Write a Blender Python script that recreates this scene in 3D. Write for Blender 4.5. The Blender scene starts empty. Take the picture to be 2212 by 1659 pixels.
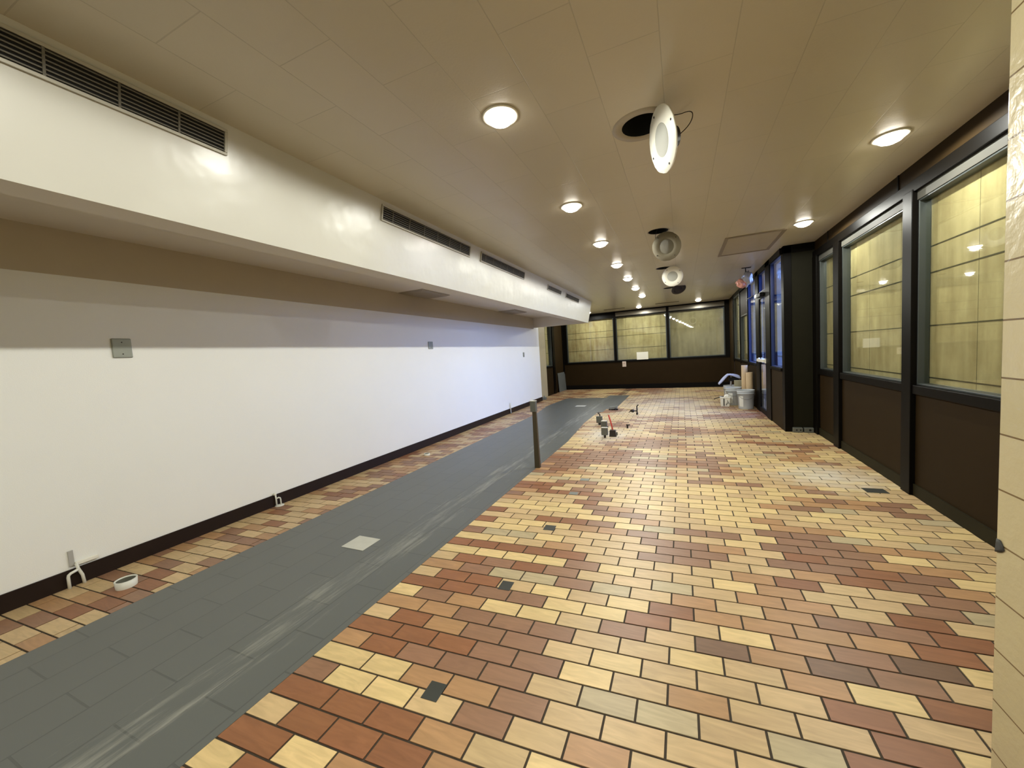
import bpy, bmesh, math, random
from mathutils import Vector, Matrix, noise as mnoise

# ------------------------------------------------------------------ camera, world, exposure
C = bpy.context.scene.collection
S = bpy.context.scene
S.view_settings.view_transform = 'Standard'
S.view_settings.look = 'None'
S.view_settings.gamma = 1.0
S.view_settings.use_curve_mapping = False
S.view_settings.exposure = 0.0
CAM_H = 1.32
yaw, pitch, roll = math.radians(24.01), math.radians(4.07), math.radians(-3.65)
fw = Vector((-math.sin(yaw)*math.cos(pitch), math.cos(yaw)*math.cos(pitch), -math.sin(pitch)))
r0 = Vector((math.cos(yaw), math.sin(yaw), 0)); u0 = r0.cross(fw)
rt = math.cos(roll)*r0 + math.sin(roll)*u0
up = -math.sin(roll)*r0 + math.cos(roll)*u0
cam = bpy.data.cameras.new('camera'); cam.sensor_width = 36; cam.sensor_fit = 'HORIZONTAL'
cam.lens = 830.0/2212*36; cam.clip_start = 0.05
co = bpy.data.objects.new('camera', cam); C.objects.link(co)
M = Matrix((rt, up, -fw)).transposed().to_4x4(); M.translation = Vector((0, 0, CAM_H))
co.matrix_world = M
S.camera = co

w = bpy.data.worlds.new('world'); S.world = w; w.use_nodes = True
bg = w.node_tree.nodes['Background']
bg.inputs['Color'].default_value = (0.24, 0.36, 0.95, 1)   # dusk sky outside the entrance
# the sky is brightest towards +X, where the dusk glow is
_t = w.node_tree; _tc = _t.nodes.new('ShaderNodeTexCoord'); _sx = _t.nodes.new('ShaderNodeSeparateXYZ'); _mr = _t.nodes.new('ShaderNodeMapRange')
_t.links.new(_tc.outputs['Generated'], _sx.inputs[0]); _t.links.new(_sx.outputs['X'], _mr.inputs['Value'])
_mr.inputs['From Min'].default_value = 0.35; _mr.inputs['From Max'].default_value = 0.85; _mr.inputs['To Min'].default_value = 0.85; _mr.inputs['To Max'].default_value = 27.0
_t.links.new(_mr.outputs[0], bg.inputs['Strength'])

LAMP_W = 7.0       # downward part of each recessed lamp
BULB_W = 36.0      # all-round part from the bulb just under the lens
LAMP_COL = (1.0, 1.0, 0.91)

# ------------------------------------------------------------------ helpers
def nt(name):
    m = bpy.data.materials.new(name); m.use_nodes = True
    t = m.node_tree; b = t.nodes['Principled BSDF']
    return m, t, b
def N(t, typ, **kw):
    n = t.nodes.new(typ)
    for k, v in kw.items():
        if k in n.inputs: n.inputs[k].default_value = v
        else: setattr(n, k, v)
    return n
def coords(t, scale=(1,1,1), loc=(0,0,0)):
    tc = t.nodes.new('ShaderNodeTexCoord'); mp = t.nodes.new('ShaderNodeMapping')
    mp.inputs['Scale'].default_value = scale; mp.inputs['Location'].default_value = loc
    t.links.new(tc.outputs['Object'], mp.inputs['Vector']); return mp.outputs['Vector']
def mat(name, col, rough=0.5, metal=0.0, var=0.06, nscale=8.0, bump=0.0, bscale=60.0, spec=0.5):
    m, t, b = nt(name)
    v = coords(t)
    n = N(t, 'ShaderNodeTexNoise', Scale=nscale, Detail=4.0); t.links.new(v, n.inputs['Vector'])
    mx = N(t, 'ShaderNodeMix', data_type='RGBA')
    mx.inputs['A'].default_value = tuple(c*(1-var) for c in col)+(1,)
    mx.inputs['B'].default_value = tuple(min(1, c*(1+var)) for c in col)+(1,)
    t.links.new(n.outputs['Fac'], mx.inputs['Factor']); t.links.new(mx.outputs['Result'], b.inputs['Base Color'])
    b.inputs['Roughness'].default_value = rough; b.inputs['Metallic'].default_value = metal
    b.inputs['Specular IOR Level'].default_value = spec
    if bump:
        n2 = N(t, 'ShaderNodeTexNoise', Scale=bscale, Detail=3.0); t.links.new(v, n2.inputs['Vector'])
        bp = N(t, 'ShaderNodeBump', Strength=bump, Distance=0.01)
        t.links.new(n2.outputs['Fac'], bp.inputs['Height']); t.links.new(bp.outputs['Normal'], b.inputs['Normal'])
    return m

class MB:
    def __init__(s): s.bm = bmesh.new()
    def box(s, x0, x1, y0, y1, z0, z1, mi=0, rot=None, c=None):
        vs = [s.bm.verts.new((x, y, z)) for z in (z0, z1) for y in (y0, y1) for x in (x0, x1)]
        if rot is not None:
            c = Vector(c) if c is not None else Vector(((x0+x1)/2, (y0+y1)/2, (z0+z1)/2))
            for v in vs: v.co = rot @ (v.co-c) + c
        for f in ((0,2,3,1),(4,5,7,6),(0,1,5,4),(2,6,7,3),(0,4,6,2),(1,3,7,5)):
            fc = s.bm.faces.new([vs[i] for i in f]); fc.material_index = mi
        return s
    def face(s, pts, mi=0):
        f = s.bm.faces.new([s.bm.verts.new(p) for p in pts]); f.material_index = mi; return s
    def rings(s, rings, cap0=True, cap1=True, mi=0, smooth=True):
        R = [[s.bm.verts.new(p) for p in r] for r in rings]
        n = len(R[0])
        for a, b in zip(R, R[1:]):
            for i in range(n):
                f = s.bm.faces.new((a[i], a[(i+1) % n], b[(i+1) % n], b[i])); f.smooth = smooth; f.material_index = mi
        if cap0: f = s.bm.faces.new(R[0][::-1]); f.material_index = mi
        if cap1: f = s.bm.faces.new(R[-1]); f.material_index = mi
        return s
    def lathe(s, prof, o=(0,0,0), axis=(0,0,1), seg=32, cap0=True, cap1=True, mi=0, jag=0.0):
        a = Vector(axis).normalized(); t = a.orthogonal().normalized(); q = a.cross(t); o = Vector(o)
        rr = random.Random(3)
        jj = [1+jag*(rr.random()-.5) for _ in range(seg)]
        return s.rings([[o + a*h + (t*math.cos(2*math.pi*i/seg)+q*math.sin(2*math.pi*i/seg))*r*jj[i] for i in range(seg)] for r, h in prof], cap0, cap1, mi)
    def cyl(s, p0, p1, r0, r1=None, seg=20, mi=0):
        p0, p1 = Vector(p0), Vector(p1); d = p1-p0
        return s.lathe([(r0, 0), (r1 if r1 is not None else r0, d.length)], p0, d, seg, mi=mi)
    def tube(s, pts, r, seg=12, mi=0):
        P = [Vector(p) for p in pts]; rg = []; t = None
        for i, p in enumerate(P):
            d = (P[min(i+1, len(P)-1)]-P[max(i-1, 0)]).normalized()
            t = d.orthogonal().normalized() if t is None else (t-d*t.dot(d)).normalized()
            q = d.cross(t)
            rg.append([p+(t*math.cos(2*math.pi*k/seg)+q*math.sin(2*math.pi*k/seg))*r for k in range(seg)])
        return s.rings(rg, mi=mi)
    def build(s, name, m, parent=None, bevel=0.0, origin=None):
        bmesh.ops.recalc_face_normals(s.bm, faces=s.bm.faces)
        me = bpy.data.meshes.new(name)
        if origin is not None:
            o = Vector(origin)
            for v in s.bm.verts: v.co -= o
        s.bm.to_mesh(me); s.bm.free()
        for x in (m if isinstance(m, (list, tuple)) else [m]): me.materials.append(x)
        ob = bpy.data.objects.new(name, me); C.objects.link(ob)
        if origin is not None: ob.location = origin
        if parent is not None: ob.parent = parent
        if bevel:
            b = ob.modifiers.new('bevel', 'BEVEL'); b.width = bevel; b.segments = 2; b.limit_method = 'ANGLE'
        return ob
def struct(o): o['kind'] = 'structure'; return o
def tag(o, label, cat, group=None):
    o['label'] = label; o['category'] = cat
    if group: o['group'] = group
    return o
def empty(name, loc):
    o = bpy.data.objects.new(name, None); C.objects.link(o); o.location = loc; o.empty_display_size = 0.05; return o
def thing(name, loc, label, cat, group=None): return tag(empty(name, loc), label, cat, group)
def arc(cx, cy, r, n=24): return [(cx+r*math.cos(2*math.pi*i/n), cy+r*math.sin(2*math.pi*i/n)) for i in range(n)]

# ------------------------------------------------------------------ dimensions (metres)
ZC = 2.607            # ceiling
XL, XL2 = -3.712, -3.90
XR, XV = 1.684, 1.324
YB = -5.0             # back wall
YF0, AF = 13.27, -0.0477
def yf(x): return YF0 + AF*x
ST, SB, ZS = -2.108, -2.22, 2.074   # soffit: top edge x, bottom edge x, bottom z
YS = 10.15
YP = 1.33             # end of the block pillar
XP = 0.705

# ------------------------------------------------------------------ materials
white_wall = mat('white_wall_paint', (0.84, 0.84, 0.79), 0.55, var=0.03, nscale=1.5, bump=0.08, bscale=180)
cream_gloss = mat('cream_gloss_paint', (0.54, 0.53, 0.475), 0.27, var=0.03, nscale=2.0, bump=0.8, bscale=3.2)
soffit_under = mat('soffit_underside_paint', (0.68, 0.62, 0.52), 0.6, var=0.04, nscale=2.0)
dark_base = mat('dark_brown_vinyl', (0.018, 0.010, 0.007), 0.5, var=0.2, spec=0.2)
brown_panel = mat('dark_brown_panel', (0.022, 0.0130, 0.0045), 0.6, var=0.12, nscale=5, bump=0.05, bscale=300, spec=0.07)
column_panel = mat('dark_column_panel', (0.010, 0.009, 0.004), 0.6, var=0.15, spec=0.08)
olive_base = mat('dark_olive_baseboard', (0.020, 0.017, 0.008), 0.6, var=0.15, spec=0.08)
black_frame = mat('black_bronze_aluminium', (0.0035, 0.0028, 0.002), 0.45, var=0.2, spec=0.06)
grey_frame = mat('grey_green_aluminium', (0.045, 0.053, 0.05), 0.42, metal=0.3, var=0.1)
sky_tinted_jamb = mat('sky_tinted_aluminium', (0.006, 0.022, 0.10), 0.35, var=0.15)  # blue of the dusk daylight is put into the jamb colour
black_void = mat('black_void', (0.004, 0.004, 0.004), 0.9)
grey_metal = mat('grey_sheet_metal', (0.22, 0.24, 0.23), 0.4, metal=0.5, var=0.12)
box_metal = mat('galvanised_box_metal', (0.125, 0.13, 0.112), 0.42, metal=0.35, var=0.15)
dark_metal = mat('dark_iron', (0.028, 0.022, 0.02), 0.45, metal=0.4, var=0.2)
pvc = mat('white_pvc', (0.72, 0.72, 0.64), 0.35, var=0.06, nscale=20)
white_plastic = mat('white_plastic', (0.80, 0.78, 0.68), 0.35, var=0.03)
bucket_grey = mat('pale_grey_bucket_plastic', (0.44, 0.47, 0.49), 0.45, var=0.08)
cardboard = mat('cardboard', (0.46, 0.34, 0.20), 0.8, var=0.1, nscale=14)
red_plastic = mat('red_plastic_conduit', (0.55, 0.06, 0.04), 0.4, var=0.1)
tan_paint = mat('tan_painted_plastic', (0.15, 0.13, 0.085), 0.85, var=0.05)
pavement = mat('outdoor_pavement', (0.16, 0.16, 0.18), 0.8, var=0.15, nscale=3)
pale_render = mat('pale_exterior_render', (0.55, 0.55, 0.60), 0.8, var=0.08, nscale=2)

def glass_mat():
    m = bpy.data.materials.new('window_glass'); m.use_nodes = True; t = m.node_tree
    t.nodes.remove(t.nodes['Principled BSDF']); out = t.nodes['Material Output']
    tr = N(t, 'ShaderNodeBsdfTransparent'); tr.inputs['Color'].default_value = (0.90, 0.93, 0.88, 1)
    gl = N(t, 'ShaderNodeBsdfGlossy', Roughness=0.015); gl.inputs['Color'].default_value = (1, 1, 1, 1)
    v = coords(t); nz = N(t, 'ShaderNodeTexNoise', Scale=1.3, Detail=1.0); t.links.new(v, nz.inputs['Vector'])
    bp = N(t, 'ShaderNodeBump', Strength=0.02, Distance=0.02); t.links.new(nz.outputs['Fac'], bp.inputs['Height'])
    t.links.new(bp.outputs['Normal'], gl.inputs['Normal'])
    lw = N(t, 'ShaderNodeLayerWeight', Blend=0.5)
    pw = N(t, 'ShaderNodeMath', operation='POWER'); pw.inputs[1].default_value = 5.0; t.links.new(lw.outputs['Facing'], pw.inputs[0])
    mu = N(t, 'ShaderNodeMath', operation='MULTIPLY_ADD'); mu.inputs[1].default_value = 0.955; mu.inputs[2].default_value = 0.045; mu.use_clamp = True
    mx = N(t, 'ShaderNodeMixShader')
    t.links.new(pw.outputs[0], mu.inputs[0]); t.links.new(mu.outputs[0], mx.inputs['Fac'])
    t.links.new(tr.outputs[0], mx.inputs[1]); t.links.new(gl.outputs[0], mx.inputs[2]); t.links.new(mx.outputs[0], out.inputs['Surface'])
    return m
glass = glass_mat()

def ply_mat(name='weathered_plywood', c0=(0.33, 0.235, 0.115, 1), c1=(0.70, 0.56, 0.335, 1)):
    m, t, b = nt(name)
    v = coords(t, (1, 1, 1))
    n1 = N(t, 'ShaderNodeTexNoise', Scale=2.6, Detail=7.0, Roughness=0.7); t.links.new(v, n1.inputs['Vector'])
    v2 = coords(t, (6, 6, 0.8)); n2 = N(t, 'ShaderNodeTexNoise', Scale=2.0, Detail=5.0); t.links.new(v2, n2.inputs['Vector'])
    cr = N(t, 'ShaderNodeValToRGB'); e = cr.color_ramp.elements
    e[0].position = 0.30; e[0].color = c0; e[1].position = 0.70; e[1].color = c1
    ad = N(t, 'ShaderNodeMix', data_type='FLOAT'); ad.inputs['Factor'].default_value = 0.45
    t.links.new(n1.outputs['Fac'], ad.inputs['A']); t.links.new(n2.outputs['Fac'], ad.inputs['B'])
    t.links.new(ad.outputs['Result'], cr.inputs['Fac']); t.links.new(cr.outputs['Color'], b.inputs['Base Color'])
    b.inputs['Roughness'].default_value = 0.7
    return m
ply = ply_mat()
ply_warm = ply_mat('warm_streaked_plywood', (0.34, 0.20, 0.085, 1), (0.74, 0.60, 0.36, 1))
ply_dark = ply_mat('dull_brown_plywood', (0.20, 0.15, 0.085, 1), (0.42, 0.33, 0.20, 1))
seam_mat = mat('dark_board_seam', (0.07, 0.055, 0.03), 0.8)

def ceiling_mat():
    m, t, b = nt('tan_gloss_ceiling_tile')
    tc = t.nodes.new('ShaderNodeTexCoord')
    mp = t.nodes.new('ShaderNodeMapping'); mp.inputs['Rotation'].default_value = (0, 0, math.pi/2)
    mp.inputs['Location'].default_value = (0.03, 0.045, 0)
    t.links.new(tc.outputs['Object'], mp.inputs['Vector'])
    br = N(t, 'ShaderNodeTexBrick', Scale=1.0, offset=0.5)
    br.inputs['Mortar Size'].default_value = 0.0022; br.inputs['Mortar Smooth'].default_value = 0.3
    br.inputs['Brick Width'].default_value = 0.59; br.inputs['Row Height'].default_value = 0.295; br.inputs['Bias'].default_value = 0
    br.inputs['Color1'].default_value = (0.56, 0.515, 0.405, 1); br.inputs['Color2'].default_value = (0.58, 0.53, 0.415, 1)
    br.inputs['Mortar'].default_value = (0.48, 0.44, 0.34, 1)
    t.links.new(mp.outputs['Vector'], br.inputs['Vector'])
    t.links.new(br.outputs['Color'], b.inputs['Base Color'])
    n1 = N(t, 'ShaderNodeTexNoise', Scale=2.3, Detail=2.0); t.links.new(tc.outputs['Object'], n1.inputs['Vector'])
    n2 = N(t, 'ShaderNodeTexVoronoi', Scale=85.0); t.links.new(tc.outputs['Object'], n2.inputs['Vector'])
    b1 = N(t, 'ShaderNodeBump', Strength=0.25, Distance=0.03); t.links.new(n1.outputs['Fac'], b1.inputs['Height'])
    b2 = N(t, 'ShaderNodeBump', Strength=0.18, Distance=0.0015); t.links.new(n2.outputs['Distance'], b2.inputs['Height'])
    b3 = N(t, 'ShaderNodeBump', Strength=0.6, Distance=0.003); b3.invert = True; t.links.new(br.outputs['Fac'], b3.inputs['Height'])
    t.links.new(b1.outputs['Normal'], b2.inputs['Normal']); t.links.new(b2.outputs['Normal'], b3.inputs['Normal'])
    t.links.new(b3.outputs['Normal'], b.inputs['Normal'])
    b.inputs['Roughness'].default_value = 0.30
    return m
ceil_mat = ceiling_mat()

def block_mat():
    m, t, b = nt('glazed_block')
    v = coords(t)
    sp = t.nodes.new('ShaderNodeSeparateXYZ'); t.links.new(v, sp.inputs[0])
    cb = t.nodes.new('ShaderNodeCombineXYZ'); t.links.new(sp.outputs['Y'], cb.inputs['X']); t.links.new(sp.outputs['Z'], cb.inputs['Y'])
    ad = N(t, 'ShaderNodeVectorMath', operation='ADD'); ad.inputs[1].default_value = (0.0, 0.048, 0); t.links.new(cb.outputs[0], ad.inputs[0])
    br = N(t, 'ShaderNodeTexBrick', Scale=1.0, offset=0.5)
    br.inputs['Mortar Size'].default_value = 0.0022; br.inputs['Mortar Smooth'].default_value = 0.2
    br.inputs['Brick Width'].default_value = 0.305; br.inputs['Row Height'].default_value = 0.138; br.inputs['Bias'].default_value = 0
    br.inputs['Color1'].default_value = (0.48, 0.41, 0.235, 1); br.inputs['Color2'].default_value = (0.51, 0.435, 0.26, 1)
    br.inputs['Mortar'].default_value = (0.16, 0.105, 0.045, 1)
    t.links.new(ad.outputs[0], br.inputs['Vector'])
    t.links.new(br.outputs['Color'], b.inputs['Base Color'])
    n2 = N(t, 'ShaderNodeTexNoise', Scale=38.0, Detail=3.0); t.links.new(v, n2.inputs['Vector'])
    b2 = N(t, 'ShaderNodeBump', Strength=0.30, Distance=0.006); t.links.new(n2.outputs['Fac'], b2.inputs['Height'])
    b3 = N(t, 'ShaderNodeBump', Strength=0.8, Distance=0.003); b3.invert = True; t.links.new(br.outputs['Fac'], b3.inputs['Height'])
    t.links.new(b2.outputs['Normal'], b3.inputs['Normal']); t.links.new(b3.outputs['Normal'], b.inputs['Normal'])
    b.inputs['Roughness'].default_value = 0.22
    return m
block = block_mat()

def tile_mat():
    m, t, b = nt('quarry_tile')
    at = t.nodes.new('ShaderNodeVertexColor'); at.layer_name = 'tint'
    v = coords(t, (5.0, 30.0, 1)); sc = N(t, 'ShaderNodeTexNoise', Scale=1.0, Detail=4.0, Distortion=1.6)
    mu0 = N(t, 'ShaderNodeVectorMath', operation='SCALE'); mu0.inputs['Scale'].default_value = 37.0
    t.links.new(at.outputs['Alpha'], mu0.inputs[0])
    av = N(t, 'ShaderNodeVectorMath', operation='ADD'); t.links.new(v, av.inputs[0]); t.links.new(mu0.outputs[0], av.inputs[1])
    t.links.new(av.outputs[0], sc.inputs['Vector'])
    mr = N(t, 'ShaderNodeMapRange'); mr.inputs['From Min'].default_value = 0.3; mr.inputs['From Max'].default_value = 0.7
    mr.inputs['To Min'].default_value = 0.86; mr.inputs['To Max'].default_value = 1.10
    t.links.new(sc.outputs['Fac'], mr.inputs['Value'])
    mul = N(t, 'ShaderNodeVectorMath', operation='SCALE'); t.links.new(at.outputs['Color'], mul.inputs[0]); t.links.new(mr.outputs[0], mul.inputs['Scale'])
    # dried mortar stains: two patches with ragged edges
    vo = coords(t)
    def patch(cx, cy, sx, sy, ns):
        mp = t.nodes.new('ShaderNodeMapping'); mp.vector_type = 'POINT'
        mp.inputs['Location'].default_value = (-cx/sx, -cy/sy, 0); mp.inputs['Scale'].default_value = (1/sx, 1/sy, 0)
        t.links.new(vo, mp.inputs['Vector'])
        ln = N(t, 'ShaderNodeVectorMath', operation='LENGTH'); t.links.new(mp.outputs[0], ln.inputs[0])
        nz = N(t, 'ShaderNodeTexNoise', Scale=ns, Detail=6.0, Roughness=0.7); t.links.new(vo, nz.inputs['Vector'])
        a = N(t, 'ShaderNodeMath', operation='SUBTRACT'); a.inputs[0].default_value = 1.0; t.links.new(ln.outputs['Value'], a.inputs[1])
        c = N(t, 'ShaderNodeMath', operation='MULTIPLY_ADD'); t.links.new(nz.outputs['Fac'], c.inputs[0]); c.inputs[1].default_value = 1.6; 
        d = N(t, 'ShaderNodeMath', operation='SUBTRACT'); t.links.new(a.outputs[0], d.inputs[0]); d.inputs[1].default_value = 0.85
        t.links.new(d.outputs[0], c.inputs[2])
        e = N(t, 'ShaderNodeMath', operation='MULTIPLY'); t.links.new(c.outputs[0], e.inputs[0]); e.inputs[1].default_value = 0.9; e.use_clamp = True
        return e.outputs[0]
    s1 = patch(1.22, 4.42, 0.55, 0.55, 6.0); s2 = patch(-1.12, 6.0, 0.5, 0.75, 6.0)
    s3 = patch(-0.3, 10.0, 1.5, 3.5, 2.2)
    mxn = N(t, 'ShaderNodeMath', operation='MAXIMUM'); t.links.new(s1, mxn.inputs[0]); t.links.new(s2, mxn.inputs[1])
    s3m = N(t, 'ShaderNodeMath', operation='MULTIPLY'); t.links.new(s3, s3m.inputs[0]); s3m.inputs[1].default_value = 0.6
    mx2 = N(t, 'ShaderNodeMath', operation='MAXIMUM'); t.links.new(mxn.outputs[0], mx2.inputs[0]); t.links.new(s3m.outputs[0], mx2.inputs[1])
    fm = N(t, 'ShaderNodeMath', operation='MULTIPLY'); fm.inputs[1].default_value = 0.85; t.links.new(mx2.outputs[0], fm.inputs[0])
    mc = N(t, 'ShaderNodeMix', data_type='RGBA'); mc.inputs['B'].default_value = (0.66, 0.62, 0.54, 1)
    t.links.new(fm.outputs[0], mc.inputs['Factor']); t.links.new(mul.outputs[0], mc.inputs['A'])
    t.links.new(mc.outputs['Result'], b.inputs['Base Color'])
    b.inputs['Roughness'].default_value = 0.42; b.inputs['Specular IOR Level'].default_value = 0.45
    nb = N(t, 'ShaderNodeTexNoise', Scale=25.0, Detail=3.0); t.links.new(vo, nb.inputs['Vector'])
    bp = N(t, 'ShaderNodeBump', Strength=0.12, Distance=0.003); t.links.new(nb.outputs['Fac'], bp.inputs['Height']); t.links.new(bp.outputs['Normal'], b.inputs['Normal'])
    return m
tile = tile_mat()
grout = mat('dark_grout', (0.040, 0.028, 0.016), 0.85, var=0.3, nscale=30)

def grey_floor_mat():
    m, t, b = nt('grey_floor_paint')
    v = coords(t)
    mp = t.nodes.new('ShaderNodeMapping'); mp.inputs['Rotation'].default_value = (0, 0, math.pi/2); t.links.new(v, mp.inputs['Vector'])
    br = N(t, 'ShaderNodeTexBrick', Scale=1.0, offset=0.5)
    br.inputs['Mortar Size'].default_value = 0.004; br.inputs['Brick Width'].default_value = 0.41; br.inputs['Row Height'].default_value = 0.205; br.inputs['Bias'].default_value = 0
    br.inputs['Color1'].default_value = (0.104, 0.112, 0.104, 1); br.inputs['Color2'].default_value = (0.110, 0.118, 0.109, 1); br.inputs['Mortar'].default_value = (0.08, 0.086, 0.08, 1)
    t.links.new(mp.outputs[0], br.inputs['Vector'])
    nl = N(t, 'ShaderNodeTexNoise', Scale=1.2, Detail=3.0); t.links.new(v, nl.inputs['Vector'])
    # chalky scrapes running along the strip
    vs = coords(t, (9, 0.8, 1)); ns = N(t, 'ShaderNodeTexNoise', Scale=2.0, Detail=8.0, Roughness=0.7); t.links.new(vs, ns.inputs['Vector'])
    sp = t.nodes.new('ShaderNodeSeparateXYZ'); t.links.new(v, sp.inputs[0])
    dx = N(t, 'ShaderNodeMath', operation='ADD'); t.links.new(sp.outputs['X'], dx.inputs[0]); dx.inputs[1].default_value = 1.93
    ab = N(t, 'ShaderNodeMath', operation='ABSOLUTE'); t.links.new(dx.outputs[0], ab.inputs[0])
    mr = N(t, 'ShaderNodeMapRange'); mr.inputs['From Min'].default_value = 0.0; mr.inputs['From Max'].default_value = 0.26; mr.inputs['To Min'].default_value = 0.22; mr.inputs['To Max'].default_value = 0.0
    t.links.new(ab.outputs[0], mr.inputs['Value'])
    sm = N(t, 'ShaderNodeMath', operation='ADD'); t.links.new(ns.outputs['Fac'], sm.inputs[0]); t.links.new(mr.outputs[0], sm.inputs[1])
    m2 = N(t, 'ShaderNodeMapRange'); m2.inputs['From Min'].default_value = 0.66; m2.inputs['From Max'].default_value = 0.92; m2.inputs['To Max'].default_value = 0.8
    t.links.new(sm.outputs[0], m2.inputs['Value'])
    mx = N(t, 'ShaderNodeMix', data_type='RGBA'); mx.inputs['B'].default_value = (0.36, 0.36, 0.31, 1)
    t.links.new(m2.outputs[0], mx.inputs['Factor']); t.links.new(br.outputs['Color'], mx.inputs['A']); t.links.new(mx.outputs['Result'], b.inputs['Base Color'])
    b.inputs['Roughness'].default_value = 0.40
    b3 = N(t, 'ShaderNodeBump', Strength=0.5, Distance=0.002); b3.invert = True; t.links.new(br.outputs['Fac'], b3.inputs['Height'])
    b4 = N(t, 'ShaderNodeBump', Strength=0.2, Distance=0.004); t.links.new(nl.outputs['Fac'], b4.inputs['Height']); t.links.new(b3.outputs['Normal'], b4.inputs['Normal'])
    t.links.new(b4.outputs['Normal'], b.inputs['Normal'])
    return m
grey_floor = grey_floor_mat()

def emit(name, col, s):
    m = bpy.data.materials.new(name); m.use_nodes = True; t = m.node_tree
    t.nodes.remove(t.nodes['Principled BSDF'])
    e = N(t, 'ShaderNodeEmission', Strength=s); e.inputs['Color'].default_value = col+(1,)
    t.links.new(e.outputs[0], t.nodes['Material Output'].inputs['Surface']); return m
lens_mat = emit('lit_lamp_lens', (1.0, 0.93, 0.80), 14.0)

# ------------------------------------------------------------------ floor
ROW, PX, S0, SH = 0.1015, 0.2072, 1.42, 0.0507
PAL = {'Y': (0.65, 0.485, 0.23), 'T': (0.54, 0.385, 0.20), 'O': (0.41, 0.235, 0.11), 'B': (0.27, 0.145, 0.083), 'R': (0.262, 0.112, 0.050), 'D': (0.18, 0.10, 0.06), 'G': (0.45, 0.365, 0.215)}
# colours of the laid tiles as they lie, row by row from the near edge (row index -> string from the strip outwards)
TILES = {-7: 'YR', -6: 'RYO', -5: 'TRRRO', -4: 'RRROTY', -3: 'BYYTBTOTT', -2: 'YYOOBTTTT', -1: 'ORBBBTGGTGR', 0: 'RRRBBYTOTTRY',
         1: 'TROBBTYTTTRT', 2: 'OOBBBTTYTOYR', 3: 'YBOYYTBTDODB', 4: 'RRBBYYRTYOBD', 5: 'TRRTYTYROOOOR', 6: 'OBGGBGTOTOBBR', 7: 'TRBRBTTGTOOTR',
         8: 'YYYYBYTTYOTTB', 9: 'RRRRRTTTTORTTB', 10: 'YYTOTTBBTT', 11: 'BGGYTTTBBT', 12: 'YYTTTTBBOT', 13: 'RYYYOOBTTY', 14: 'TTRRBYGBBY', 15: 'RTTTYYOTTT', 16: 'YYYYBBTTYY',
         17: 'TYYYBOTTYYO', 18: 'OTTRTTYTYYTY', 19: 'BTTTBYYTYY', 20: 'ORRRTTTYYYO', 21: 'RRTBTTYYTYYT', 22: 'RRTOYTYYYTYO', 23: 'TTBBTTYYYYTYY'}
def strip_edges(y):
    if y < 5.5: xr = -1.60
    elif y < 8.3: xr = -1.60-0.10*min(1, (y-5.5)/1.5)
    elif y < 8.75: xr = -1.60
    else: xr = -1.40
    return -3.03, xr
rng = random.Random(11)
def tile_code(k, n):
    row = TILES.get(k)
    if row and 0 <= n < len(row): return row[n]
    x = n*PX-1.5; y = k*ROW
    if x < -2.9:
        return rng.choice('TTTTOB') if mnoise.noise(Vector((x*2.3, y*2.6, 9.1)))+rng.uniform(-.25, .25) > 0 else rng.choice('OBBOTR')
    f = mnoise.noise(Vector((x*1.1+3.1, y*1.5+7.7, 0.3)))+0.55*mnoise.noise(Vector((x*2.1, y*4.0, 5.5)))+rng.uniform(-0.30, 0.30)
    if f > 0.28: return rng.choice('YYYT')
    if f > 0.0: return rng.choice('YTTT')
    if f > -0.16: return rng.choice('TTOG')
    if f > -0.38: return rng.choice('OOBB')
    return rng.choice('BBBR')
fb = MB(); fb.box(-4.0, 3.0, YB-0.2, 13.7, -0.2, -0.003)
bm = fb.bm
lay = bm.loops.layers.float_color.new('tint')
def tile_quad(x0, x1, s0, s1, code, seed):
    if x1-x0 < 0.012: return
    vs = [bm.verts.new((x, s+SH*x, 0.0)) for x, s in ((x0, s0), (x1, s0), (x1, s1), (x0, s1))]
    f = bm.faces.new(vs); f.material_index = 1
    v = 1+rng.uniform(-0.07, 0.07); c = PAL[code]
    for l in f.loops: l[lay] = (c[0]*v, c[1]*v*(1+rng.uniform(-.02, .02)), c[2]*v, seed)
    # tile edges going down to the grout
    for a, b_ in zip(vs, vs[1:]+vs[:1]):
        q = bm.faces.new((a, bm.verts.new(a.co-Vector((0, 0, 0.004))), bm.verts.new(b_.co-Vector((0, 0, 0.004))), b_)); q.material_index = 1
        for l in q.loops: l[lay] = (c[0]*v*.8, c[1]*v*.8, c[2]*v*.8, seed)
g = 0.0042
for k in range(-18, 124):
    s0 = S0+k*ROW; ym = s0+ROW/2
    
    xo = -1.5375 if k % 2 == 0 else -1.4340
    for n in range(-12, 18):
        x0 = xo+PX*n; x1 = x0+PX
        xm = (x0+x1)/2; y = ym+SH*xm
        xr = XR+0.3 if y < 6.6 else XV+0.35
        xl = XL if y < 10.4 else XL2
        x0c, x1c = max(x0, xl), min(x1, xr)
        if x1c-x0c < 0.02 or y > yf(xm)+0.1: continue
        a, b_ = strip_edges(y)
        if y < 10.85 or (xm > -1.97 and y < 11.4):
            if x0c > a and x1c < b_: continue
            if x0c < b_ < x1c: x0c = b_-.04
            elif x0c < a < x1c: x1c = a
        if k % 2 == 0 and n == -1: continue
        if k % 2 == 0 and n == 0 and x0 < -1.5: x0c = min(x0c, b_-.04)
        code = tile_code(k, n+1) if k % 2 else tile_code(k, n)
        tile_quad(x0c+g, x1c-g, s0+g, s0+ROW-g, code, rng.random())
fl = struct(fb.build('floor', [grout, tile]))
gb = MB()
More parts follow.
